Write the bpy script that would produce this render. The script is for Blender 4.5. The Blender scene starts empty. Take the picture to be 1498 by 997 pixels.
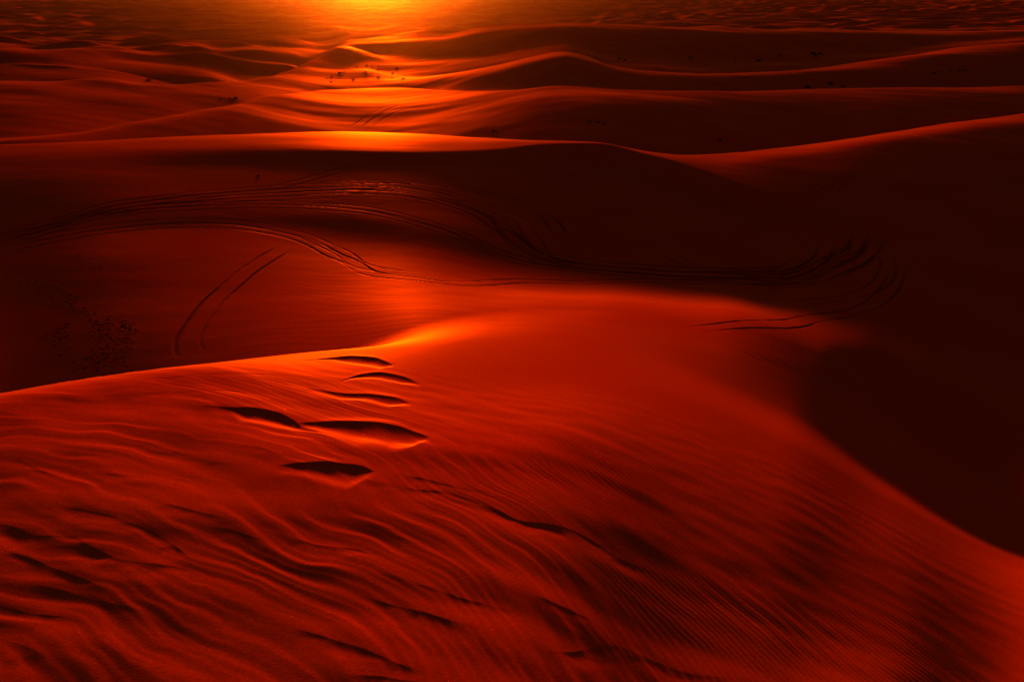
import bpy, bmesh, math, random
import numpy as np
random.seed(7); rng = np.random.default_rng(7)

# ------------------------------------------------------------------ camera model (photo pixels 1498 x 997)
F = 1456.0
HORIZON = -30.0
PITCH = math.atan((498.5 - HORIZON) / F)
BASE = 60.0                       # the camera stands this far above the far plain's datum
SUN_EL, SUN_PX = 2.3, 548.0

def ray(px, py):
    px = np.asarray(px, float); py = np.asarray(py, float)
    X = (px - 749.0) / F; U = -(py - 498.5) / F
    dy = math.cos(PITCH) + U * math.sin(PITCH)
    dz = -math.sin(PITCH) + U * math.cos(PITCH)
    return np.arctan2(X, dy), -dz / np.hypot(X, dy)          # azimuth, tangent of the depression

# ------------------------------------------------------------------ interpolation and noise
def pchip_slopes(x, y):
    h = np.diff(x); d = np.diff(y) / h
    m = np.zeros_like(y)
    if len(x) == 2: m[:] = d[0]; return m
    w1 = 2 * h[1:] + h[:-1]; w2 = h[1:] + 2 * h[:-1]
    ok = d[:-1] * d[1:] > 0
    with np.errstate(divide='ignore', invalid='ignore'):
        mm = (w1 + w2) / (w1 / d[:-1] + w2 / d[1:])
    m[1:-1] = np.where(ok, mm, 0.0)
    m[0], m[-1] = d[0], d[-1]
    return m
def pchip(x, y, q):
    m = pchip_slopes(x, y)
    q = np.clip(q, x[0], x[-1])
    i = np.clip(np.searchsorted(x, q) - 1, 0, len(x) - 2)
    h = x[i + 1] - x[i]; t = (q - x[i]) / h
    return ((1 + 2 * t) * (1 - t) ** 2 * y[i] + t * (1 - t) ** 2 * h * m[i]
            + t * t * (3 - 2 * t) * y[i + 1] + t * t * (t - 1) * h * m[i + 1])
def smooth_profile(x, y, q, e=0.0008):
    # like pchip, but the tangent varies smoothly as a slope passes through level, so no creases run between columns
    h = np.diff(x); d = np.diff(y) / h; a, b = d[:-1], d[1:]
    m = np.empty_like(y); m[1:-1] = ((a * a + e) * b + (b * b + e) * a) / (a * a + b * b + 2 * e)
    m[0], m[-1] = d[0], d[-1]
    q = np.clip(q, x[0], x[-1]); i = np.clip(np.searchsorted(x, q) - 1, 0, len(x) - 2)
    hh = x[i + 1] - x[i]; t = (q - x[i]) / hh
    return ((1 + 2 * t) * (1 - t) ** 2 * y[i] + t * (1 - t) ** 2 * hh * m[i]
            + t * t * (3 - 2 * t) * y[i + 1] + t * t * (t - 1) * hh * m[i + 1])
PERM = rng.permutation(4096)
GA = rng.uniform(0, 2 * math.pi, 4096); GX, GY = np.cos(GA).astype(np.float32), np.sin(GA).astype(np.float32)
def noise(x, y, seed=0):
    xi = np.floor(x).astype(np.int64); yi = np.floor(y).astype(np.int64)
    xf = x - xi; yf = y - yi
    u = xf ** 3 * (xf * (xf * 6 - 15) + 10); v = yf ** 3 * (yf * (yf * 6 - 15) + 10)
    def g(a, b, dx, dy):
        k = PERM[(PERM[(a + seed * 131) & 4095] + b) & 4095]
        return GX[k] * dx + GY[k] * dy
    a = g(xi, yi, xf, yf); b = g(xi + 1, yi, xf - 1, yf)
    c = g(xi, yi + 1, xf, yf - 1); d = g(xi + 1, yi + 1, xf - 1, yf - 1)
    return ((a * (1 - u) + b * u) * (1 - v) + (c * (1 - u) + d * u) * v) * 1.5
def sstep(a, b, x):
    t = np.clip((x - a) / (b - a), 0, 1); return t * t * (3 - 2 * t)
def saw(ph, sharp=0.78):
    """asymmetric ripple: long rise away from the light, short steep lee; -1..1"""
    t = ph - np.floor(ph)
    up = t / sharp; dn = (1 - t) / (1 - sharp)
    w = np.minimum(up, dn)
    return (w * w * (3 - 2 * w)) * 2 - 1

# ------------------------------------------------------------------ the dune field's ridge and trough lines
# every line: (photo column, photo row or None, distance[, height]) -> azimuth, distance, height below the camera
def line(pts):
    out = []
    for p in pts:
        px, py, D = p[:3]
        if py is None:
            z = p[3]; az = ray(px, 600)[0] if D < 60 else ray(px, 150)[0]
        else:
            az, t = ray(px, py); z = -D * t
        out.append((float(az), float(D), float(z)))
    out.sort(); return np.array(out)
def flat(D, z): return [(-500, None, D, z), (2000, None, D, z)]
L = {}
ORDER = []
def add(n, pts): L[n] = ('abs', line(pts)); ORDER.append(n)
def row(n, pts):
    """a line seen at photo rows; the ground climbs (+) or falls (-) towards it at the given angle in degrees"""
    c = sorted((float(ray(px, py)[0]), float(ray(px, py)[1]), math.tan(math.radians(sl))) for px, py, sl in pts)
    L[n] = ('row', np.array(c)); ORDER.append(n)
def hid(n, pts):
    """a trough behind the line before: so many metres on, at the given angle"""
    c = sorted((float(ray(px, 200)[0]), float(dd), math.tan(math.radians(sl))) for px, dd, sl in pts)
    L[n] = ('hid', np.array(c)); ORDER.append(n)
def flat(D, z): return [(-500, None, D, z), (2000, None, D, z)]
add('nadir', flat(0.5, -11.0))
add('near', [(-500,None,8,-11.25),(600,None,8,-11.25),(1000,None,8,-11.7),(1300,None,8,-12.4),(1498,None,8,-13.3),(2000,None,8,-14.5)])
add('bottom', [(-500,None,12.5,-11.2),(0,None,13.5,-11.25),(300,None,14,-11.35),(750,None,15,-12.0),(1000,997,17.8),(1150,997,19.8),(1300,997,22.2),(1498,997,27.3),(1800,997,34)])
add('fg_a', [(-500,None,19,-11.35),(0,None,20.5,-11.4),(300,None,21,-11.58),(750,None,23.5,-12.7),(900,None,25,-13.6),(1100,None,26.5,-15.8),(1300,None,30.5,-17.95),(1400,None,32.5,-19.6),(1498,None,35,-21.4),(1800,None,41,-24)])
add('fg_b', [(-500,None,29,-11.8),(0,None,31,-11.95),(150,None,32,-12.3),(300,None,33.3,-12.75),(500,None,35,-14.0),(750,None,37.5,-15.8),(870,None,38.5,-16.7),(1000,618,39),(1150,None,39.5,-18.6),(1300,None,41.5,-20.6),(1400,None,43,-22.3),(1498,None,44,-24.0),(1800,900,48)])
add('fg_crest', [(-400,640,33),(-150,597,36),(0,575,37),(130,553,38.5),(300,532,40),(450,516,42.5),(600,508,45),(720,497,50),(870,492,55),(1000,530,53),(1150,598,50),(1300,690,49),(1498,797,50),(1800,880,53)])
add('foot', [(-500,None,46,-22.8),(0,None,46,-24),(300,None,50,-21.9),(450,None,54,-20.8),(600,None,58,-20.1),(750,452,66),(870,449,69),(1050,470,67),(1200,515,67),(1300,550,72),(1400,595,72),(1498,640,71),(1800,720,73)])
row('valley_a', [(-400,352,1.5),(0,352,1.4),(120,342,1.0),(220,336,-.4),(330,332,-1.6),(500,340,-4.6),(640,359,-6.6),(750,381,-8.6),(870,392,-9.8),(1050,401,-9.9),(1150,408,-10),(1240,422,-10),(1300,435,-9),(1400,462,-5),(1498,510,-4),(1800,560,-1)])
row('valley_b', [(-400,328,2),(0,328,2.6),(300,312,1.8),(500,315,2),(640,335,2),(750,355,1.8),(900,365,1.4),(1150,378,1),(1300,400,0),(1400,415,0),(1498,440,0),(1800,440,2)])
row('arm_foot', [(-400,262,2.5),(0,262,3.4),(300,245,1.1),(500,241,.9),(640,243,.6),(750,247,1.2),(870,244,2.2),(950,262,2.2),(1050,292,2),(1150,328,1.8),(1220,352,1.5),(1300,377,.6),(1400,385,.2),(1498,385,0),(1800,380,0)])
row('shoulder', [(-400,226,1),(0,226,1),(200,220,1.5),(400,218,4),(640,222,8),(720,219,11),(790,211,16),(870,209.5,22),(950,226,24),(1050,257,24),(1150,293,22),(1230,326,16),(1320,362,4),(1400,350,.6),(1498,320,.4),(1800,320,.4)])
row('rim', [(-400,219,-.5),(0,219,-.5),(200,211,-1.5),(400,205,-2.5),(600,206,-2.5),(700,210,-2.5),(790,208,-2),(870,208.5,-3),(950,225,-4),(1050,241,-.7),(1150,233,-.3),(1300,208,.8),(1400,194,1.0),(1498,182,1.2),(1800,160,2.5)])
row('ridge', [(-400,213,-1.5),(0,212,-1.5),(150,206,-3),(330,197,-5),(480,192.5,-6.3),(600,195,-6.2),(700,201,-5.2),(790,206,-4.5),(870,208,-4),(950,222,-4),(1000,227,-4),(1150,215,-4.5),(1300,193,-4.2),(1400,178,-3.5),(1498,165,-2.5),(1800,140,-2)])
hid('lee', [(-400,10,-11),(0,10,-11),(200,20,-11),(400,28,-11),(800,28,-11),(950,25,-12),(1200,25,-12),(1498,28,-12)])
row('dune3_a', [(-400,206,3),(0,206,3),(150,195,3),(300,182,3),(400,176,1.5),(500,175,.5),(620,175,.5),(720,180,3),(800,185,4),(950,195,4),(1050,196,3.5),(1150,188,3.5),(1300,172,3.5),(1498,151,3)])
row('dune3_b', [(-400,204.8,1),(0,204.8,1),(150,189.5,3),(300,167,2.6),(380,153,.8),(440,147,-.6),(500,145,-1.1),(600,146,-1.0),(660,148,-.2),(720,148,1.5),(800,144,2.8),(950,149,2.5),(1050,151,2),(1200,147,1.6),(1300,143,1.2),(1498,138,1)])
row('dune3', [(-400,202,-1),(0,203,-1),(100,195,-1.5),(200,178,-2),(300,160,-2),(400,141,-2),(470,131,-2.2),(560,128,-2.2),(650,133,-2),(750,132,-1.7),(820,126,-1.5),(900,130,-1.5),(1050,135,-1.5),(1200,131,-1.2),(1350,128,-1.2),(1498,124,-1)])
hid('swale', [(0,16,-9),(200,20,-8),(400,22,-7.5),(1498,22,-7.5)])
row('flat4', [(-400,185,2),(0,180,2),(150,167,1.5),(300,150,1.5),(400,135,1.2),(470,127.5,1),(560,123,1),(650,127,3),(750,128,3),(790,125,3),(900,124,3),(1050,129,3),(1200,125,3),(1350,121,3),(1498,117,3)])
row('star', [(-400,150,.5),(0,146,1.8),(200,140,1.8),(300,134,.3),(400,122,-.5),(470,112,-.6),(530,110,-.6),(570,116,-.4),(610,118,.3),(650,115,2),(720,103,5),(780,88,6.5),(825,80,7),(860,90,6),(900,103,4.5),(950,110,3),(1030,114,2.2),(1100,112,2.2),(1200,104,2.4),(1300,91,2.6),(1400,76,2.8),(1498,66,2.8)])
row('star_rim', [(-400,148,-.5),(0,143,-.2),(200,137,-.2),(300,131,-.5),(400,118,-1),(470,106,-1),(530,103,-1),(570,112,-1.2),(610,113,-2.2),(650,110,-2.8),(720,98,-3),(780,83,-2.8),(825,75,-2.6),(850,79,-2.8),(900,97.5,-3),(950,105,-3),(1030,109,-2.8),(1100,107,-2.6),(1200,98.5,-2.6),(1300,85.5,-2.2),(1400,70.5,-1.6),(1498,61,-1)])
hid('lee4', [(-400,25,-.5),(0,25,.8),(200,25,.8),(400,25,-.5),(520,25,-.8),(600,28,-4),(660,30,-6),(1498,30,-6)])
row('peak', [(-400,125,1),(0,122,1),(80,123,1),(150,118,1.5),(200,123,.6),(260,130,0),(310,126.5,.3),(360,120.5,.6),(420,107.5,.8),(460,90,1.2),(500,70,2.2),(525,76,1.8),(560,88,1),(600,94,.6),(640,96,1),(700,93,1.5),(740,88,1.5),(790,78,1.5),(825,73,1.5),(860,78,1.5),(900,92,1.5),(1030,103,1.5),(1100,102,1.5),(1200,94,1.5),(1300,81,1.5),(1400,68,1),(1498,59,1)])
row('peak_rim', [(-400,122,-1),(0,119,-1),(80,120,-1),(150,115,-1.5),(200,121,-1.8),(260,128,-1.8),(310,124,-2),(360,118,-2),(420,104,-2),(460,86,-2),(500,66,-2),(525,72,-1.5),(560,86,-1),(600,92,-.5),(700,91,.5),(790,76,.5),(825,71.5,.5),(900,90,.5),(1030,101,.5),(1200,92,.5),(1400,66,.3),(1498,58,.3)])
hid('hollow', [(0,40,-6),(450,40,-6),(520,35,-4),(600,30,-.5),(1498,30,-.5)])
row('dark_foot', [(-400,112,1.5),(0,112,1.5),(150,110,1.5),(260,118,1.5),(360,108,1.5),(450,82.5,2),(500,64.5,2),(525,69,2),(560,79,2.5),(640,82,3),(700,82,3),(790,70,3),(825,66,3),(900,80,3),(1050,88,3),(1200,80,3),(1400,60,2),(1498,55,2)])
row('dark_ridge', [(-400,72,1.8),(0,75,1.8),(60,84,1.8),(180,87,2),(300,79,2),(400,76,2.4),(470,79,2.4),(515,63.5,2),(560,61,3),(640,58.5,3.4),(720,44,3.6),(790,40,3.8),(850,38.5,3.8),(930,40,3.6),(1000,43.5,3.4),(1200,47,3),(1350,49,2.4),(1498,46,2)])
row('dark_rim', [(-400,70,-.6),(0,72,-.6),(60,81,-.6),(180,84,-.8),(300,76,-.8),(400,73,-.8),(470,77,-.8),(515,62,-.8),(560,59.5,-.8),(640,57,-.8),(720,42.3,-.8),(790,38.5,-.8),(850,36.8,-.8),(930,38.3,-.8),(1000,41.8,-.8),(1200,45.3,-.8),(1350,47.3,-.8),(1498,44.5,-.6)])
add('beyond', flat(1100, -52.0))
add('plain', flat(2600, -52.0))
add('far', flat(9000, -54.0))

# ------------------------------------------------------------------ the sheet: columns in azimuth, rows in distance
AZ = np.radians(np.concatenate([np.linspace(-180, -80, 20, endpoint=False), np.linspace(-80, -34, 60, endpoint=False),
                                np.linspace(-34, 34, 1300), np.linspace(34, 80, 61)[1:], np.linspace(80, 180, 21)[1:]]))
def geo(a, b, n): return np.geomspace(a, b, n, endpoint=False)
RD = np.concatenate([geo(0.5, 12, 30), geo(12, 56, 940), geo(56, 125, 560), geo(125, 172, 200), geo(172, 450, 260),
                     geo(450, 900, 200), geo(900, 2900, 420), np.geomspace(2900, 9000, 50)])
NC, NR = len(AZ), len(RD)
curve_D = {}
KD = np.empty((len(ORDER), NC)); KZ = np.empty((len(ORDER), NC))
def gsm(a, s, axis=-1):
    r = int(3 * s); k = np.exp(-0.5 * (np.arange(-r, r + 1) / s) ** 2); k /= k.sum()
    a = np.moveaxis(a, axis, -1); p = np.pad(a, [(0, 0)] * (a.ndim - 1) + [(r, r)], mode='edge')
    o = sum(k[i] * p[..., i:i + a.shape[-1]] for i in range(2 * r + 1))
    return np.moveaxis(o, -1, axis)
SUN_AZ = float(ray(SUN_PX, 0)[0])
# the shaded bowl on the right: one broad slope that climbs gently towards the sun, up to the far ridge
UX, UY = math.sin(SUN_AZ), math.cos(SUN_AZ); VX, VY = UY, -UX
BOWL_AZ, BOWL_D, BOWL_Z, BOWL_U, BOWL_V = float(ray(1230, 420)[0]), 94.0, -28.5, math.tan(math.radians(4.0)), -math.tan(math.radians(5.0))
BPX, BPY = BOWL_D * math.sin(BOWL_AZ), BOWL_D * math.cos(BOWL_AZ)
def bowl_distance(AZ_, t):
    dx, dy = np.sin(AZ_), np.cos(AZ_)
    z0 = BOWL_Z - BOWL_U * (BPX * UX + BPY * UY) - BOWL_V * (BPX * VX + BPY * VY)
    g = BOWL_U * (dx * UX + dy * UY) + BOWL_V * (dx * VX + dy * VY)
    return -z0 / np.maximum(t + g, .02)
def chain(AZ_, sc=1.0):
    n_ = len(AZ_); D = np.empty((len(ORDER), n_)); H = np.empty((len(ORDER), n_))
    wb = sstep(float(ray(1060, 350)[0]), float(ray(1300, 350)[0]), AZ_)
    for k, n in enumerate(ORDER):
        kind_, c = L[n]
        broad = n in ('foot', 'valley_a', 'valley_b', 'arm_foot')
        A_ = gsm(pchip(c[:, 0], c[:, 1], AZ_), (14.0 if broad else 5.0) / sc)
        B_ = gsm(pchip(c[:, 0], c[:, 2], AZ_), (24.0 if kind_ == 'row' else 8.0) / sc)
        if kind_ == 'abs': D[k], H[k] = A_, B_
        elif kind_ == 'hid': D[k] = D[k - 1] + A_; H[k] = H[k - 1] + B_ * A_
        else:
            den = np.maximum(A_ + B_, 0.006)
            D_ = np.clip(-(H[k - 1] - B_ * D[k - 1]) / den, D[k - 1] + 1.5, D[k - 1] * 2.6)
            D[k] = gsm(D_, (24.0 if k < ORDER.index('lee') else 16.0) / sc); 
            if n in ('valley_a', 'valley_b', 'arm_foot', 'shoulder', 'rim'):
                D[k] = D[k] * (1 - wb) + bowl_distance(AZ_, A_) * wb
            H[k] = -A_ * D[k]
        if k: D[k] = np.maximum(D[k], D[k - 1] + 1.5)
        if n == 'fg_crest':      # the near dune's right flank: an even, slightly arched fall from its foot in front to the crest
            kb, w = ORDER.index('bottom'), sstep(float(ray(560, 600)[0]), float(ray(1080, 600)[0]), AZ_)
            for kk, u, arch in ((ORDER.index('fg_a'), .36, .50), (ORDER.index('fg_b'), .70, .42)):
                d_ = D[kb] + u * (D[k] - D[kb]); h_ = H[kb] + u * (H[k] - H[kb]) + arch
                D[kk] = D[kk] * (1 - w) + d_ * w; H[kk] = H[kk] * (1 - w) + h_ * w
    return D, H
KD, KZ = chain(AZ)
Z = np.empty((NR, NC))
for j in range(NC):
    Z[:, j] = smooth_profile(KD[:, j], KZ[:, j], RD)
Z = gsm(Z, 2.0, 1)
SM = 4.0
Z = gsm(Z, SM, 0)

def surf(px, py):
    """where the sight line of a photo pixel meets the bare dunes (x, y, z below camera)"""
    az, t = ray(px, py); az, t = float(az), float(t)
    j = int(np.clip(np.searchsorted(AZ, az) - 1, 0, NC - 2)); w = (az - AZ[j]) / (AZ[j + 1] - AZ[j])
    col = Z[:, j] * (1 - w) + Z[:, j + 1] * w
    hit = np.nonzero(col >= -RD * t)[0]
    hit = hit[hit > 30]
    i = int(hit[0]) if len(hit) else NR - 1
    if i > 0:
        a = col[i - 1] + RD[i - 1] * t; b = col[i] + RD[i] * t
        s = -a / (b - a) if b != a else 0
        D = RD[i - 1] + (RD[i] - RD[i - 1]) * min(max(s, 0), 1)
    else: D = RD[i]
    return D * math.sin(az), D * math.cos(az), -D * t
def height(x, y):
    az = math.atan2(x, y); D = math.hypot(x, y)
    j = int(np.clip(np.searchsorted(AZ, az) - 1, 0, NC - 2)); i = int(np.clip(np.searchsorted(RD, D) - 1, 0, NR - 2))
    u = (az - AZ[j]) / (AZ[j + 1] - AZ[j]); v = (D - RD[i]) / (RD[i + 1] - RD[i])
    return float((Z[i, j] * (1 - u) + Z[i, j + 1] * u) * (1 - v) + (Z[i + 1, j] * (1 - u) + Z[i + 1, j + 1] * u) * v)

GXc = RD[:, None] * np.sin(AZ)[None, :]; GYc = RD[:, None] * np.cos(AZ)[None, :]
ADD = np.zeros_like(Z)
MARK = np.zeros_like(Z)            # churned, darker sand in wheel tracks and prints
def rows(a, b): return slice(int(np.searchsorted(RD, a)), int(np.searchsorted(RD, b)))
front = sstep(math.radians(-75), math.radians(-60), AZ) * (1 - sstep(math.radians(60), math.radians(75), AZ))

# ---- foreground: hollows with a steep far wall, scoured by the wind
SCARPS = [
 (0.34, [(440,527,0),(485,523,.35),(515,521,.9),(545,523,1),(562,528,.8),(576,534,0)]),
 (0.1401, [(500,556,0),(530,547,.7),(560,545,1),(590,551,1),(616,563,0)]),
 (0.17, [(450,566,0),(500,575,.5),(545,577,.7),(575,581,1),(602,590,0)]),
 (0.20, [(290,594,0),(340,597,.3),(375,598,1),(405,603,1),(428,613,.7),(446,624,.15),(470,628,0)]),
 (0.40, [(430,618,0),(465,616,.3),(505,614,.7),(545,616,1),(580,622,1),(605,631,.7),(630,641,0)]),
 (0.24, [(405,682,0),(450,679,.5),(490,677,.9),(520,679,1),(550,689,0)]),
 (0.12, [(395,776,0),(430,787,.6),(470,797,1),(520,802,1),(545,810,.8),(568,821,0)]),
 (0.13, [(530,698,0),(560,706,.6),(600,712,.5),(650,717,.6),(690,728,1),(730,746,1),(760,760,1),(800,766,.9),(835,775,1),(870,793,.9),(905,815,.8),(960,840,0)]),
 (0.10, [(575,690,0),(620,698,.9),(680,712,.4),(720,720,0)]),
 (0.12, [(-20,760,.4),(20,770,.9),(60,783,1),(105,786,.8),(135,803,1),(175,818,1),(225,825,.8),(290,832,0)]),
 (0.10, [(95,740,0),(120,746,.8),(165,757,1),(215,775,.9),(260,800,1),(290,822,0)]),
 (0.09, [(10,805,0),(45,815,1),(80,830,1),(125,848,.9),(160,862,0)]),
 (0.08, [(20,668,0),(45,680,1),(75,692,1),(105,706,0)]),
 (0.07, [(120,688,0),(170,694,.8),(230,698,.6),(320,701,0)]),
 (0.07, [(300,766,0),(340,776,1),(375,787,1),(405,794,0)]),
 (0.08, [(200,720,0),(240,735,1),(300,752,.7),(360,765,0)]),
 (0.10, [(-20,925,.7),(15,935,1),(45,948,.9),(75,965,0)]),
 (0.09, [(-10,880,.6),(40,893,1),(90,900,.7),(150,915,0)]),
 (0.09, [(40,850,0),(90,862,.9),(150,880,.7),(220,893,0)]),
 (0.10, [(430,915,0),(480,932,1),(530,950,.9),(575,968,1),(620,984,0)]),
 (0.09, [(530,868,0),(570,882,1),(620,896,.9),(660,908,1),(710,920,0)]),
 (0.08, [(560,838,0),(620,856,.8),(690,878,1),(760,893,0)]),
 (0.08, [(780,870,0),(815,885,1),(860,906,.7),(890,930,0)]),
 (0.07, [(800,950,0),(840,953,1),(880,946,1),(910,948,.7),(950,965,1),(1000,982,1),(1060,990,.5),(1110,996,0)]),
 (0.06, [(180,575,0),(230,573,.8),(290,570,1),(340,570,1),(375,576,0)]),
 (0.05, [(160,548,0),(240,551,1),(300,546,.6),(380,546,1),(420,548,0)]),
 (0.08, [(500,985,0),(560,990,1),(640,1004,1),(700,1015,0)]),
 (0.07, [(180,640,0),(230,650,.8),(290,668,.8),(350,680,0)]),
 (0.06, [(330,640,0),(380,655,.9),(420,668,.7),(460,676,0)]),
]
fr = rows(12, 56)
X, Y = GXc[fr], GYc[fr]
wob = noise(X * 0.9, Y * 0.9, 3) * 0.12
for h, pts in SCARPS:
    W = np.array([surf(px, py)[:2] for px, py, _ in pts]); hh = np.array([p[2] for p in pts]) * h * (0.44 if h > .18 else .58 if h > .13 else .145)
    order = np.argsort(W[:, 0]); W, hh = W[order], hh[order]
    keep = np.concatenate([[True], np.diff(W[:, 0]) > 1e-3]); W, hh = W[keep], hh[keep]
    jj = np.nonzero((AZ > math.radians(-40)) & (AZ < math.radians(40)))[0]; sl = slice(jj[0], jj[-1])
    xs, ys = X[:, sl], Y[:, sl]
    ye = pchip(W[:, 0], W[:, 1], xs.ravel()).reshape(xs.shape)
    he = pchip(W[:, 0], hh, xs.ravel()).reshape(xs.shape)
    if h <= .13: he = he * np.clip(.75 + noise(xs * 1.3 + h * 90, ys * 1.3, 71) * 1.3, .4, 1.2)
    inside = (xs > W[0, 0]) & (xs < W[-1, 0])
    d = ye - ys + wob[:, sl] * 0.35
    w1 = np.maximum(he * (8.0 if h > .18 else 9.0 if h > .13 else 12.0), 0.25); w2 = np.maximum(he * 10.0, 0.6)
    drop = 1 - (1 - np.clip(d / w1, 0, 1)) ** 2.4; rec = 1 - sstep(0, 1, (d - w1) / w2)
    lip = np.exp(-(np.minimum(d, 0) / 0.5) ** 2) * 0.25 * (1 - drop)
    A = (-drop * rec + lip * (d < w1)) * he
    ADD[fr, sl] += np.where(inside, A, 0)

# ---- foreground ripples: coarse and wavy on the left, fine and straight on the right
def Fx(x):   # the ripples' trend turns towards the viewer further right
    xc = np.clip(x, -14, 5)
    return 0.32 * xc + 0.05 * (xc + 11) ** 2 + np.where(x > 5, (x - 5) * 1.9, 0) + np.where(x < -14, (x + 14) * 0.3, 0)
wx = noise(X * 0.18, Y * 0.18, 11); w2n = noise(X * 0.55, Y * 0.55, 12); w3 = noise(X * 1.7, Y * 1.7, 13)
phase = Y + Fx(X) + wx * 1.3 + w2n * 0.30 + w3 * 0.05
left = 1 - sstep(-2.5, 3.5, X + 0.1 * (Y - 22))
m1 = 0.35 + 0.65 * sstep(-0.15, 0.45, noise(X * 0.33 + 5, Y * 0.33, 21))
nearw = 1 - sstep(26, 33, Y + noise(X * .4, Y * .4, 22) * 3)
coarse = saw(phase / 1.05 + 0.2 * w2n, 0.72) * 0.0095 * left * m1 * nearw
mid = saw(phase / 1.3 + 3.3 + 0.3 * wx, 0.7) * 0.006 * sstep(-0.05, 0.4, noise(X * 0.22 + 9, Y * 0.22, 23)) * (1 - sstep(20, 26, Y)) * sstep(-6, 0, X)
m2 = 0.25 + 0.75 * sstep(-0.3, 0.35, noise(X * 0.25 + 15, Y * 0.18, 24))
fade = 1 - sstep(38, 50, RD[fr])[:, None]
fine = saw(phase / 0.46 + 0.08 * w3, 0.62) * 0.0032 * m2 * fade * (0.55 + 0.45 * (1 - left))
dark_side = 1 - sstep(0.15, 0.45, AZ)[None, :] * sstep(25, 40, RD[fr])[:, None]
ADD[fr] += (coarse + mid + fine * dark_side) * front[None, :]
# soft wind-blown swells on the lower left of the near dune
ADD[fr] += noise(X * 0.28, Y * 0.42 + X * 0.12, 31) * 0.07 * (1 - sstep(28, 36, Y)) * (1 - sstep(0, 8, X))
ADD[fr] += noise(X * 0.7, Y * 1.0 + X * 0.35, 32) * 0.014 * (1 - sstep(34, 42, RD[fr]))[:, None]

# ---- middle distance: faint low relief
mr = rows(50, 172); X2, Y2 = GXc[mr], GYc[mr]
ADD[mr] += (noise(X2 * 0.06, Y2 * 0.09, 41) * 0.05 + noise(X2 * 0.25, Y2 * 0.4, 42) * 0.008) * (sstep(50, 60, RD[mr]) * (1 - sstep(155, 172, RD[mr])))[:, None]
ADD[mr] += saw((Y2 + X2 * 0.35 + noise(X2 * .12, Y2 * .12, 43) * 2.2) / 1.5, 0.6) * 0.0012 * (0.4 + sstep(-.1, .4, noise(X2 * .05, Y2 * .05, 44))) * (sstep(52, 60, RD[mr]) * (1 - sstep(155, 172, RD[mr])))[:, None]
br = rows(172, 900); X3, Y3 = GXc[br], GYc[br]
ADD[br] += noise(X3 * 0.02, Y3 * 0.03, 45) * 0.5 * (sstep(172, 260, RD[br]) * (1 - sstep(700, 900, RD[br])))[:, None] + noise(X3 * 0.1, Y3 * 0.12, 46) * 0.06 * (sstep(172, 200, RD[br]) * (1 - sstep(800, 900, RD[br])))[:, None]

# ---- the far dune sea: many crossing crests on the plain, low hummocks on the left beyond the peak
def dune_sea(X, Y):
    q = noise(X / 260, Y / 330, 51) * 110; r = noise(X / 80, Y / 100, 52) * 34
    p1 = (Y * 0.75 + 0.85 * X + q + r) / 92.0
    p2 = (Y * 0.6 - 0.9 * X - q * .7 + r * 1.3) / 74.0
    a1 = 0.35 + 0.85 * sstep(-.35, .4, noise(X / 150, Y / 110, 53)); a2 = 0.2 + sstep(-.3, .4, noise(X / 100, Y / 90, 54))
    return saw(p1, .6) * a1 * 1.7 + saw(p2, .5) * a2 * 1.5 + noise(X / 34, Y / 40, 55) * 0.5
sr = rows(380, 9000); X4, Y4 = GXc[sr], GYc[sr]
kd_ridge = KD[ORDER.index('dark_rim')]; kd_peak = KD[ORDER.index('peak_rim')]
w_far = sstep(0, 90, RD[sr][:, None] - kd_ridge[None, :] - 15)
lw = (1 - sstep(math.radians(-13), math.radians(-9), AZ))[None, :] * sstep(0, 50, RD[sr][:, None] - kd_peak[None, :] - 10) * 0.55
ADD[sr] += dune_sea(X4, Y4) * np.maximum(w_far, lw) * front[None, :] * (1 - sstep(4000, 8000, RD[sr]))[:, None]

# ---- wheel tracks and footprints pressed into the sand
def stamp(xs, ys, width, depth_, mark_, berm=0.3, press=None):
    for n_, (x, y) in enumerate(zip(xs, ys)):
        pr = 1.0 if press is None else press[n_]; depth = depth_ * pr; mark = mark_ * pr
        D = math.hypot(x, y); az = math.atan2(x, y); R = width * 1.6
        i0, i1 = np.searchsorted(RD, D - R), np.searchsorted(RD, D + R) + 1
        j0, j1 = np.searchsorted(AZ, az - R / D), np.searchsorted(AZ, az + R / D) + 1
        gx = GXc[i0:i1, j0:j1] - x; gy = GYc[i0:i1, j0:j1] - y
        d = np.hypot(gx, gy) / width
        v = -depth * np.clip(1 - d * d, 0, 1) + depth * berm * np.exp(-((d - 1.25) / .25) ** 2)
        old = STAMP[i0:i1, j0:j1]
        STAMP[i0:i1, j0:j1] = np.where(v < 0, np.minimum(old, v), np.where(old < 0, old, np.maximum(old, v)))
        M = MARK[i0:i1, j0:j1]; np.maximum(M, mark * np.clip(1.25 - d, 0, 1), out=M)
STAMP = np.zeros_like(Z)
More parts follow.
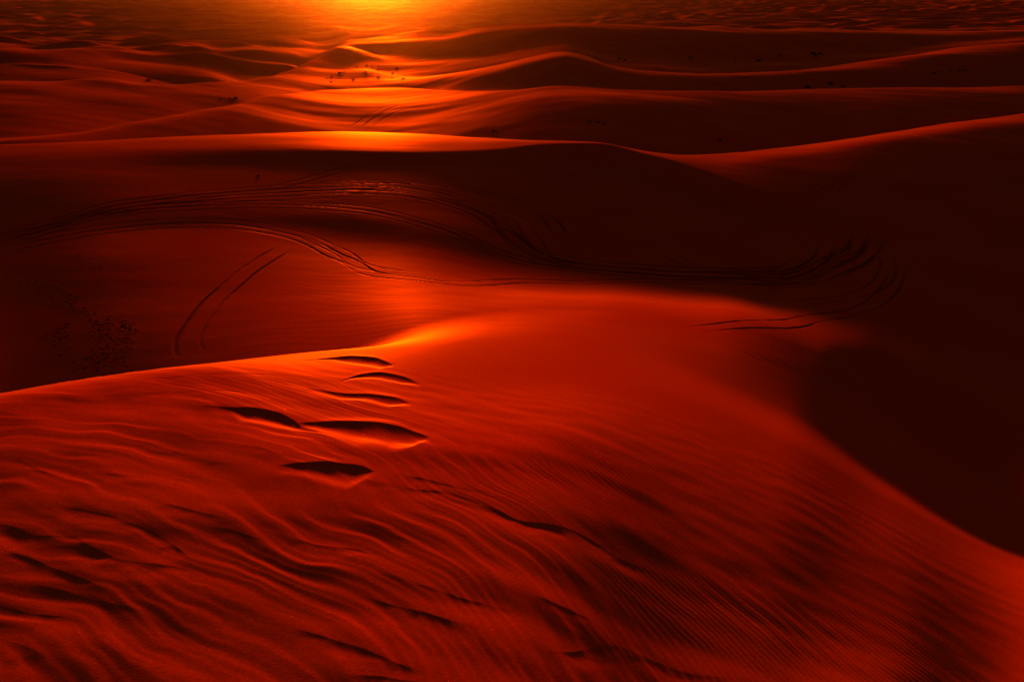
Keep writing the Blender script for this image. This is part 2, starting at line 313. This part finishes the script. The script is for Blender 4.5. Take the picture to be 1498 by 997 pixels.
def track(pts, width=0.16, depth=0.09, mark=0.6, pair=True, gauge=1.6, step=0.16):
    P = np.array([surf(px, py)[:2] for px, py in pts])
    s = np.concatenate([[0], np.cumsum(np.hypot(*np.diff(P, axis=0).T))])
    q = np.arange(0, s[-1], step)
    def cr(v):     # a smooth line through the points
        m = np.gradient(v, s); i = np.clip(np.searchsorted(s, q) - 1, 0, len(s) - 2); h = s[i + 1] - s[i]; t = (q - s[i]) / h
        return (1+2*t)*(1-t)**2*v[i] + t*(1-t)**2*h*m[i] + t*t*(3-2*t)*v[i+1] + t*t*(t-1)*h*m[i+1]
    x, y = cr(P[:, 0]), cr(P[:, 1])
    wig = noise(q * .15 + pts[0][0], q * 0 + pts[0][1], 61) * 0.25; x = x + wig; y = y + wig
    tx, ty = np.gradient(x), np.gradient(y); n = np.hypot(tx, ty) + 1e-9; nx, ny = -ty / n, tx / n
    for o in ((-gauge / 2, gauge / 2) if pair else (0,)):
        a, b = x + nx * o, y + ny * o
        pr = np.clip(1.0 + noise(q * .12 + o + pts[0][1], q * 0 + 3.3, 62) * 1.1 + noise(q * .7 + o, q * 0 + 1.3, 63) * .35, 0, 1) * sstep(0, 6, q) * (1 - sstep(q[-1] - 6, q[-1], q))
        k = pr > .06
        stamp(a[k], b[k], width, depth, mark, berm=.15, press=pr[k])
T = [
 [(-30,372),(60,355),(150,339),(250,330),(350,332),(430,347),(500,377),(560,403),(640,412),(760,411),(900,411),(1080,411),(1160,404)],
 [(-30,358),(60,335),(130,313),(200,299),(300,291),(420,284),(520,280),(610,287),(680,306),(735,336),(790,374),(850,387),(950,397),(1080,403),(1180,398),(1240,372),(1262,345)],
 [(-30,352),(80,330),(160,306),(240,294),(340,284),(450,277),(540,274),(640,285),(710,310),(745,340),(800,378),(880,391),(1000,400),(1120,402),(1190,385),(1215,355)],
 [(100,322),(200,305),(300,299),(420,297),(520,303),(610,322),(690,350),(760,377),(850,390),(960,399),(1100,406),(1220,398),(1270,370),(1285,345)],
 [(440,268),(540,266),(640,270),(720,284),(780,305),(812,330),(820,350)],
 [(620,290),(700,300),(760,322),(780,350),(800,376),(900,394),(1040,402),(1140,398),(1185,370)],
 [(284,525),(279,503),(290,468),(325,428),(370,392),(425,358)],
 [(870,345),(920,354),(980,374),(1030,394),(1090,404)],
 [(1312,385),(1306,415),(1275,445),(1210,462),(1120,474),(1000,484)],
 [(1290,365),(1300,395),(1270,425),(1200,440),(1120,440)],
 [(380,280),(450,262),(520,244),(575,232)],
]
T += [[(x, y + dy) for x, y in T[k]] for k, dy in ((1, -5), (1, 6), (2, -6), (3, 5))] + [[(x, y - 7) for x, y in T[0][:9]]]
for i, t in enumerate(T):
    track(t, mark=0.95 if i < 5 else 0.6, depth=0.08 if i < 5 else 0.05, width=0.19, step=.11)
track([(520,186),(545,168),(590,154),(650,147)], width=.3, depth=.1, mark=.35, gauge=2.6)
track([(535,186),(558,170),(600,158),(640,153)], width=.3, depth=.1, mark=.35, gauge=2.6)
for k in range(4):     # wheel arcs crossing the dark flank on the right
    track([(1030 + k*16, 496 + k*2),(1075 + k*15, 508 + k*3),(1115 + k*13, 528 + k*4),(1145 + k*12, 556 + k*5)], pair=False, width=.16, depth=.03, mark=.2)
for k in range(4):
    track([(1180 + k*14, 290),(1200 + k*13, 268 - k),(1240 + k*12, 252 - k*2)], pair=False, width=.22, depth=.08, mark=.2)
def prints(pts, n, spread, size=.15):
    P = np.array([surf(px, py)[:2] for px, py in pts]); s = np.linspace(0, 1, len(P))
    for k in range(n):
        u = random.random(); x = np.interp(u, s, P[:, 0]) + random.gauss(0, spread); y = np.interp(u, s, P[:, 1]) + random.gauss(0, spread * 1.4)
        stamp([x], [y], size * random.uniform(.8, 1.3), .07, .9)
prints([(65,412),(85,432),(110,448),(135,468),(165,490)], 55, .35)
prints([(100,470),(92,485),(88,500),(100,515)], 26, .4)
prints([(180,470),(188,490),(178,515),(170,545)], 40, .35)
prints([(150,470),(152,500),(148,525),(150,548)], 70, .5)
prints([(135,520),(140,540),(160,550)], 40, .6)
prints([(105,375),(125,385),(145,398)], 12, .3); prints([(10,408),(40,410),(65,414)], 10, .3)
Z2 = Z + ADD + STAMP

# ------------------------------------------------------------------ materials
def nodes(m):
    m.use_nodes = True; nt = m.node_tree; nt.nodes.clear(); return nt
def sand():
    m = bpy.data.materials.new('red_sand'); nt = nodes(m); N, K = nt.nodes, nt.links
    out = N.new('ShaderNodeOutputMaterial'); b = N.new('ShaderNodeBsdfPrincipled'); df = N.new('ShaderNodeBsdfDiffuse'); gl = N.new('ShaderNodeBsdfGlossy'); gl.inputs['Roughness'].default_value = .5; gl.inputs['Color'].default_value = (.80, .20, .035, 1)
    lw = N.new('ShaderNodeLayerWeight'); lw.inputs['Blend'].default_value = .5
    pw = N.new('ShaderNodeMath'); pw.operation = 'POWER'; pw.inputs[1].default_value = 16.0; K.new(lw.outputs['Facing'], pw.inputs[0])
    pm = N.new('ShaderNodeMath'); pm.operation = 'MULTIPLY'; pm.inputs[1].default_value = 0.32; K.new(pw.outputs[0], pm.inputs[0])
    ms = N.new('ShaderNodeMixShader'); K.new(pm.outputs[0], ms.inputs[0])
    K.new(df.outputs[0], ms.inputs[1]); K.new(gl.outputs[0], ms.inputs[2]); K.new(ms.outputs[0], out.inputs[0])
    tc = N.new('ShaderNodeTexCoord')
    n1 = N.new('ShaderNodeTexNoise'); n1.inputs['Scale'].default_value = 0.09; n1.inputs['Detail'].default_value = 6
    K.new(tc.outputs['Object'], n1.inputs['Vector'])
    r = N.new('ShaderNodeValToRGB'); r.color_ramp.elements[0].position = .3; r.color_ramp.elements[1].position = .72
    r.color_ramp.elements[0].color = (0.50, 0.029, 0.0025, 1); r.color_ramp.elements[1].color = (0.57, 0.046, 0.004, 1)
    K.new(n1.outputs[0], r.inputs[0])
    n2 = N.new('ShaderNodeTexNoise'); n2.inputs['Scale'].default_value = 14.0; n2.inputs['Detail'].default_value = 4
    K.new(tc.outputs['Object'], n2.inputs['Vector'])
    mr_ = N.new('ShaderNodeMapRange'); mr_.inputs[1].default_value = .3; mr_.inputs[2].default_value = .7; mr_.inputs[3].default_value = .80; mr_.inputs[4].default_value = 1.12
    K.new(n2.outputs[0], mr_.inputs[0])
    mul = N.new('ShaderNodeVectorMath'); mul.operation = 'SCALE'; K.new(r.outputs[0], mul.inputs[0]); K.new(mr_.outputs[0], mul.inputs['Scale'])
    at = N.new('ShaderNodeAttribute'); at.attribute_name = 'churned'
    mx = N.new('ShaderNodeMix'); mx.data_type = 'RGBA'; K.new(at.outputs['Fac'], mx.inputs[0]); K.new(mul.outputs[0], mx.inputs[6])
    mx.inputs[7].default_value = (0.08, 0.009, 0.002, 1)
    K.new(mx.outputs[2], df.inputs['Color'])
    # grain
    n3 = N.new('ShaderNodeTexNoise'); n3.inputs['Scale'].default_value = 22; n3.inputs['Detail'].default_value = 3
    K.new(tc.outputs['Object'], n3.inputs['Vector'])
    bp = N.new('ShaderNodeBump'); bp.inputs['Strength'].default_value = 0.35; bp.inputs['Distance'].default_value = 0.006
    K.new(n3.outputs[0], bp.inputs['Height']); K.new(bp.outputs[0], gl.inputs['Normal']); K.new(bp.outputs[0], df.inputs['Normal'])
    return m
SAND = sand()
def plain(name, col, rough=.9, scale=6):
    m = bpy.data.materials.new(name); nt = nodes(m); N, K = nt.nodes, nt.links
    out = N.new('ShaderNodeOutputMaterial'); b = N.new('ShaderNodeBsdfPrincipled'); K.new(b.outputs[0], out.inputs[0])
    n1 = N.new('ShaderNodeTexNoise'); n1.inputs['Scale'].default_value = scale
    r = N.new('ShaderNodeValToRGB'); r.color_ramp.elements[0].position = .35; r.color_ramp.elements[1].position = .65
    r.color_ramp.elements[0].color = tuple(c * .6 for c in col) + (1,); r.color_ramp.elements[1].color = tuple(col) + (1,)
    K.new(n1.outputs[0], r.inputs[0]); K.new(r.outputs[0], b.inputs['Base Color']); b.inputs['Roughness'].default_value = rough
    return m

# ------------------------------------------------------------------ the sheet, cut along the ridge lines into named dunes
col = bpy.context.scene.collection
PX = GXc.ravel(); PY = GYc.ravel(); PZ = (Z2 + BASE).ravel()
# one set of normals for the whole sheet, so no seam shows where it is cut into dunes
G3 = np.stack([GXc, GYc, Z2], -1)
TR = np.empty_like(G3); TR[1:-1] = G3[2:] - G3[:-2]; TR[0] = G3[1] - G3[0]; TR[-1] = G3[-1] - G3[-2]
TA = np.empty_like(G3); TA[:, 1:-1] = G3[:, 2:] - G3[:, :-2]; TA[:, 0] = G3[:, 1] - G3[:, -2]; TA[:, -1] = TA[:, 0]
NRM = np.cross(TA, TR); NRM /= np.linalg.norm(NRM, axis=-1, keepdims=True) + 1e-12
NRM = NRM.reshape(-1, 3).astype(np.float32)
del G3, TR, TA
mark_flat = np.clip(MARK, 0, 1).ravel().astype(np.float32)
RC = (RD[:-1] + RD[1:])[:, None] / 2
cut = lambda n: (KD[ORDER.index(n)][:-1] + KD[ORDER.index(n)][1:])[None, :] / 2
region = np.zeros((NR - 1, NC - 1), np.int32)
for n in ('fg_crest', 'ridge', 'dune3', 'peak_rim', 'dark_rim'):
    region += (RC > cut(n)).astype(np.int32)
# below: which dune is which, near to far
SPEC = [('foreground_dune', 'near red dune with wind ripples and dark scooped hollows below its sharp crest'),
        ('middle_dune', 'wide hollow looped with tyre tracks, rising to a long curved ridge behind'),
        ('smooth_dune', 'smooth low dune with an orange lit rim behind the tracked hollow'),
        ('star_dune', 'pointed dune ridges with scattered dark shrubs in the distance'),
        ('dark_dune', 'long dark dune in front of the far dune field'),
        ('ground', 'far plain covered with many small crossing dunes under the sunset glare')]
vid = (np.arange(NR)[:, None] * NC + np.arange(NC)[None, :])
for k, (name, label) in enumerate(SPEC):
    ii, jj = np.nonzero(region == k)
    q = np.stack([vid[ii, jj], vid[ii, jj + 1], vid[ii + 1, jj + 1], vid[ii + 1, jj]], 1)
    used, inv = np.unique(q.ravel(), return_inverse=True)
    me = bpy.data.meshes.new(name)
    me.vertices.add(len(used)); me.loops.add(q.size); me.polygons.add(len(q))
    co = np.stack([PX[used], PY[used], PZ[used]], 1).astype(np.float32)
    me.vertices.foreach_set('co', co.ravel())
    me.loops.foreach_set('vertex_index', inv.astype(np.int32).ravel())
    me.polygons.foreach_set('loop_start', np.arange(0, q.size, 4, dtype=np.int32))
    me.polygons.foreach_set('use_smooth', np.ones(len(q), bool))
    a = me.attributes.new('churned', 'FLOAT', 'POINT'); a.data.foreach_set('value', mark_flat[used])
    me.update(calc_edges=True); me.normals_split_custom_set_from_vertices(NRM[used]); me.materials.append(SAND)
    o = bpy.data.objects.new(name, me); col.objects.link(o)
    o['kind'] = 'structure'; o['label'] = label

# ------------------------------------------------------------------ desert shrubs
LEAF = plain('dusty_leaves', (.055, .05, .02)); TWIG = plain('dry_twigs', (.10, .06, .035), scale=20)
def bush_meshes(seed, flat_=0.8):
    r = random.Random(seed)
    bm = bmesh.new(); tips = []
    for k in range(16):          # stems fan out from the root and fork
        a = r.uniform(0, 6.283); e = r.uniform(.35, 1.35); Ln = r.uniform(.35, .62)
        d = np.array([math.cos(a) * math.cos(e), math.sin(a) * math.cos(e), math.sin(e) * flat_])
        p0 = np.array([0, 0, -.05]); prev = None
        for s in range(4):
            p = p0 + d * Ln * s / 3 + np.array([r.gauss(0, .02), r.gauss(0, .02), 0])
            rad = .014 * (1 - s / 4.2)
            ring = [bm.verts.new((p[0] + rad * math.cos(t), p[1] + rad * math.sin(t), p[2])) for t in (0, 2.09, 4.19)]
            if prev:
                for m in range(3): bm.faces.new((prev[m], prev[(m + 1) % 3], ring[(m + 1) % 3], ring[m]))
            prev = ring
            if s: tips.append(p)
    st = bpy.data.meshes.new('stems'); bm.to_mesh(st); bm.free(); st.materials.append(TWIG)
    bm = bmesh.new()
    for t in tips:
        for k in range(16):
            c = t + np.array([r.gauss(0, .09), r.gauss(0, .09), r.gauss(.02, .06)])
            u = np.array([r.gauss(0, 1) for _ in range(3)]); u /= np.linalg.norm(u)
            v = np.cross(u, [r.gauss(0, 1) for _ in range(3)]); v /= np.linalg.norm(v)
            s = r.uniform(.025, .05)
            vs = [bm.verts.new(c + u * s * 1.7), bm.verts.new(c + v * s * .6), bm.verts.new(c - u * s * 1.7), bm.verts.new(c - v * s * .6)]
            bm.faces.new(vs)
    fo = bpy.data.meshes.new('foliage'); bm.to_mesh(fo); bm.free(); fo.materials.append(LEAF)
    return st, fo
PROTO = [bush_meshes(s, f) for s, f in ((1, .8), (2, .65), (3, .95))]
def shrub(px, py, size, label, group, k):
    x, y, z = surf(px, py)
    root = bpy.data.objects.new('shrub', None); col.objects.link(root)
    zz = height(x, y)
    i = int(np.searchsorted(RD, math.hypot(x, y))); j = int(np.searchsorted(AZ, math.atan2(x, y)))
    root.location = (x, y, min(Z2[i, j], Z2[i-1, j-1]) + BASE - .02); root.rotation_euler = (0, 0, random.uniform(0, 6.28)); size *= 1.3; root.scale = (size * random.uniform(.9, 1.35), size, size * random.uniform(.75, 1))
    root.empty_display_size = .3
    root['label'] = label; root['category'] = 'shrub'
    if group: root['group'] = group
    st, fo = PROTO[k % 3]
    for n, me in (('stems', st), ('foliage', fo)):
        c = bpy.data.objects.new(n, me); col.objects.link(c); c.parent = root
A = [(290,322,1.5),(310,318,1.1),(255,335,.9),(253,357,.9),(232,340,.7),(350,348,1.2),(405,320,1.2),(410,285,1.1),(365,295,.8),(460,290,.8),(457,306,1.2),(460,338,1.4),(522,325,1.2),(520,340,.8),(542,303,1.2),(570,347,1.0),(432,293,.7),(300,330,.7)]
for i, (x, y, s) in enumerate(A):
    px, py = 400 + x / 2.996, y / 2.996
    g = 'dark shrubs dotted over the slope below the pointed peak'
    lab = 'small dark desert shrub scattered on the slope below the pointed peak'
    if i == 0: lab = 'largest dark shrub on the slope below the pointed peak, left in the scatter'
    shrub(px, py, s * 1.0, lab, g, i)
B = [(1181,127.5,1.5,'round dark shrub standing alone on the rim left of a pair of shrubs'),
     (1215,123,1.5,'dark shrub at the rim, bigger and higher one of a pair'),
     (1233.5,126,1.2,'small dark shrub at the rim, right-hand one of a pair'),]
for i, (px, py, s, lab) in enumerate(B): shrub(px, py, s * 1.2, lab, 'shrubs along the pale rim on the right', i + 1)
Cc = [(344.5,146.5,1.3,'darkest low shrub beside the rising lit rim on the left'),(323,146,.8,'faint small shrub at the left end of a short row near the lit rim'),(336,146.5,.7,'tiny shrub tucked between two others near the lit rim')]
for i, (px, py, s, lab) in enumerate(Cc): shrub(px, py, s * .95, lab, 'shrubs beside the rising lit rim on the left', i)
shrub(218, 117.5, 1.6, 'single dark shrub on shaded flat ground behind the left dunes', None, 2)
shrub(1053, 206, .9, 'flat dark shrub alone on the shaded slope above the meeting of two ridges', None, 1)
shrub(378, 258, .35, 'tiny dark tuft alone on the brown slope above the tyre tracks', None, 0)
for i, (px, py, s) in enumerate([(1189,80,2.6),(1199,80,2.2),(1193,84,1.6),(1110,89,1.8),(906,87,1.8),(914,89,1.4),(1010,84,1.5),(1075,86,1.4),(1140,83,1.5)]):
    lab = 'dim shrub on the shadowed face of the long dark dune'
    if i == 0: lab = 'biggest dim shrub on the shadowed face of the long dark dune, in its densest clump'
    shrub(px, py, s, lab, 'shrubs on the shadowed face of the long dark dune', i)
for i, (px, py, s) in enumerate([(1412,104,1.4),(1403,104,1.2),(1391,104,1.0),(1366,108,1.1),(1376,106,.9)]):
    shrub(px, py, s, 'shrub in the loose row in the dip right of the pointed ridges', 'row of shrubs in the dip on the far right', i)
for i, (px, py, s) in enumerate([(876,180,.8),(862,179,.7),(884,182,.6),(722,193,.8),(728,194,.6)]):
    shrub(px, py, s, 'faint low tuft on the shaded front of the smooth dune', 'faint tufts on the shaded front of the smooth dune', i)

# ------------------------------------------------------------------ air
hz = bpy.data.materials.new('haze'); nt = nodes(hz)
out = nt.nodes.new('ShaderNodeOutputMaterial'); pv = nt.nodes.new('ShaderNodeVolumePrincipled')
pv.inputs['Color'].default_value = (0.95, 0.52, 0.3, 1); pv.inputs['Density'].default_value = 1.35e-5; pv.inputs['Anisotropy'].default_value = 0.978
nt.links.new(pv.outputs[0], out.inputs['Volume'])
bm = bmesh.new(); bmesh.ops.create_cube(bm, size=1)
for v in bm.verts:
    v.co.x *= 19000; v.co.y *= 19000
    v.co.z = BASE + 6 if v.co.z > 0 else float(PZ.min()) - 1
me = bpy.data.meshes.new('haze'); bm.to_mesh(me); bm.free(); me.materials.append(hz)
o = bpy.data.objects.new('haze', me); col.objects.link(o); o['kind'] = 'stuff'; o['label'] = 'thin sunlit desert haze filling the air'

# ------------------------------------------------------------------ sun and sky
az_s = float(ray(SUN_PX, 0)[0]); el = math.radians(SUN_EL)
ld = bpy.data.lights.new('sun', 'SUN'); ld.energy = 5.0; ld.angle = math.radians(4.0); ld.color = (1.0, 0.21, 0.008)
lo = bpy.data.objects.new('sun', ld); col.objects.link(lo)
from mathutils import Vector
sd = Vector((math.sin(az_s) * math.cos(el), math.cos(az_s) * math.cos(el), math.sin(el)))
lo.rotation_euler = sd.to_track_quat('Z', 'Y').to_euler(); lo.location = (0, 0, BASE + 50)
w = bpy.data.worlds.new('World'); bpy.context.scene.world = w; w.use_nodes = True
nt = w.node_tree; bg = nt.nodes['Background']
sky = nt.nodes.new('ShaderNodeTexSky'); sky.sky_type = 'NISHITA'; sky.sun_disc = False
sky.sun_elevation = el; sky.sun_rotation = az_s; sky.dust_density = 4.0; sky.air_density = 1.5
nt.links.new(sky.outputs[0], bg.inputs[0]); bg.inputs[1].default_value = 0.036

# ------------------------------------------------------------------ camera and output
sc = bpy.context.scene
cd = bpy.data.cameras.new('camera'); cd.sensor_width = 36; cd.lens = 36 * F / 1498; cd.clip_end = 40000; cd.clip_start = .1
co_ = bpy.data.objects.new('camera', cd); col.objects.link(co_)
co_.location = (0, 0, BASE); co_.rotation_euler = (math.radians(90) - PITCH, 0, 0)
sc.camera = co_
sc.view_settings.view_transform = 'Standard'; sc.view_settings.look = 'None'
sc.view_settings.exposure = 0.85; sc.view_settings.gamma = 1
sc.cycles.volume_bounces = 0; sc.cycles.max_bounces = 4
sc.cycles.use_denoising = True
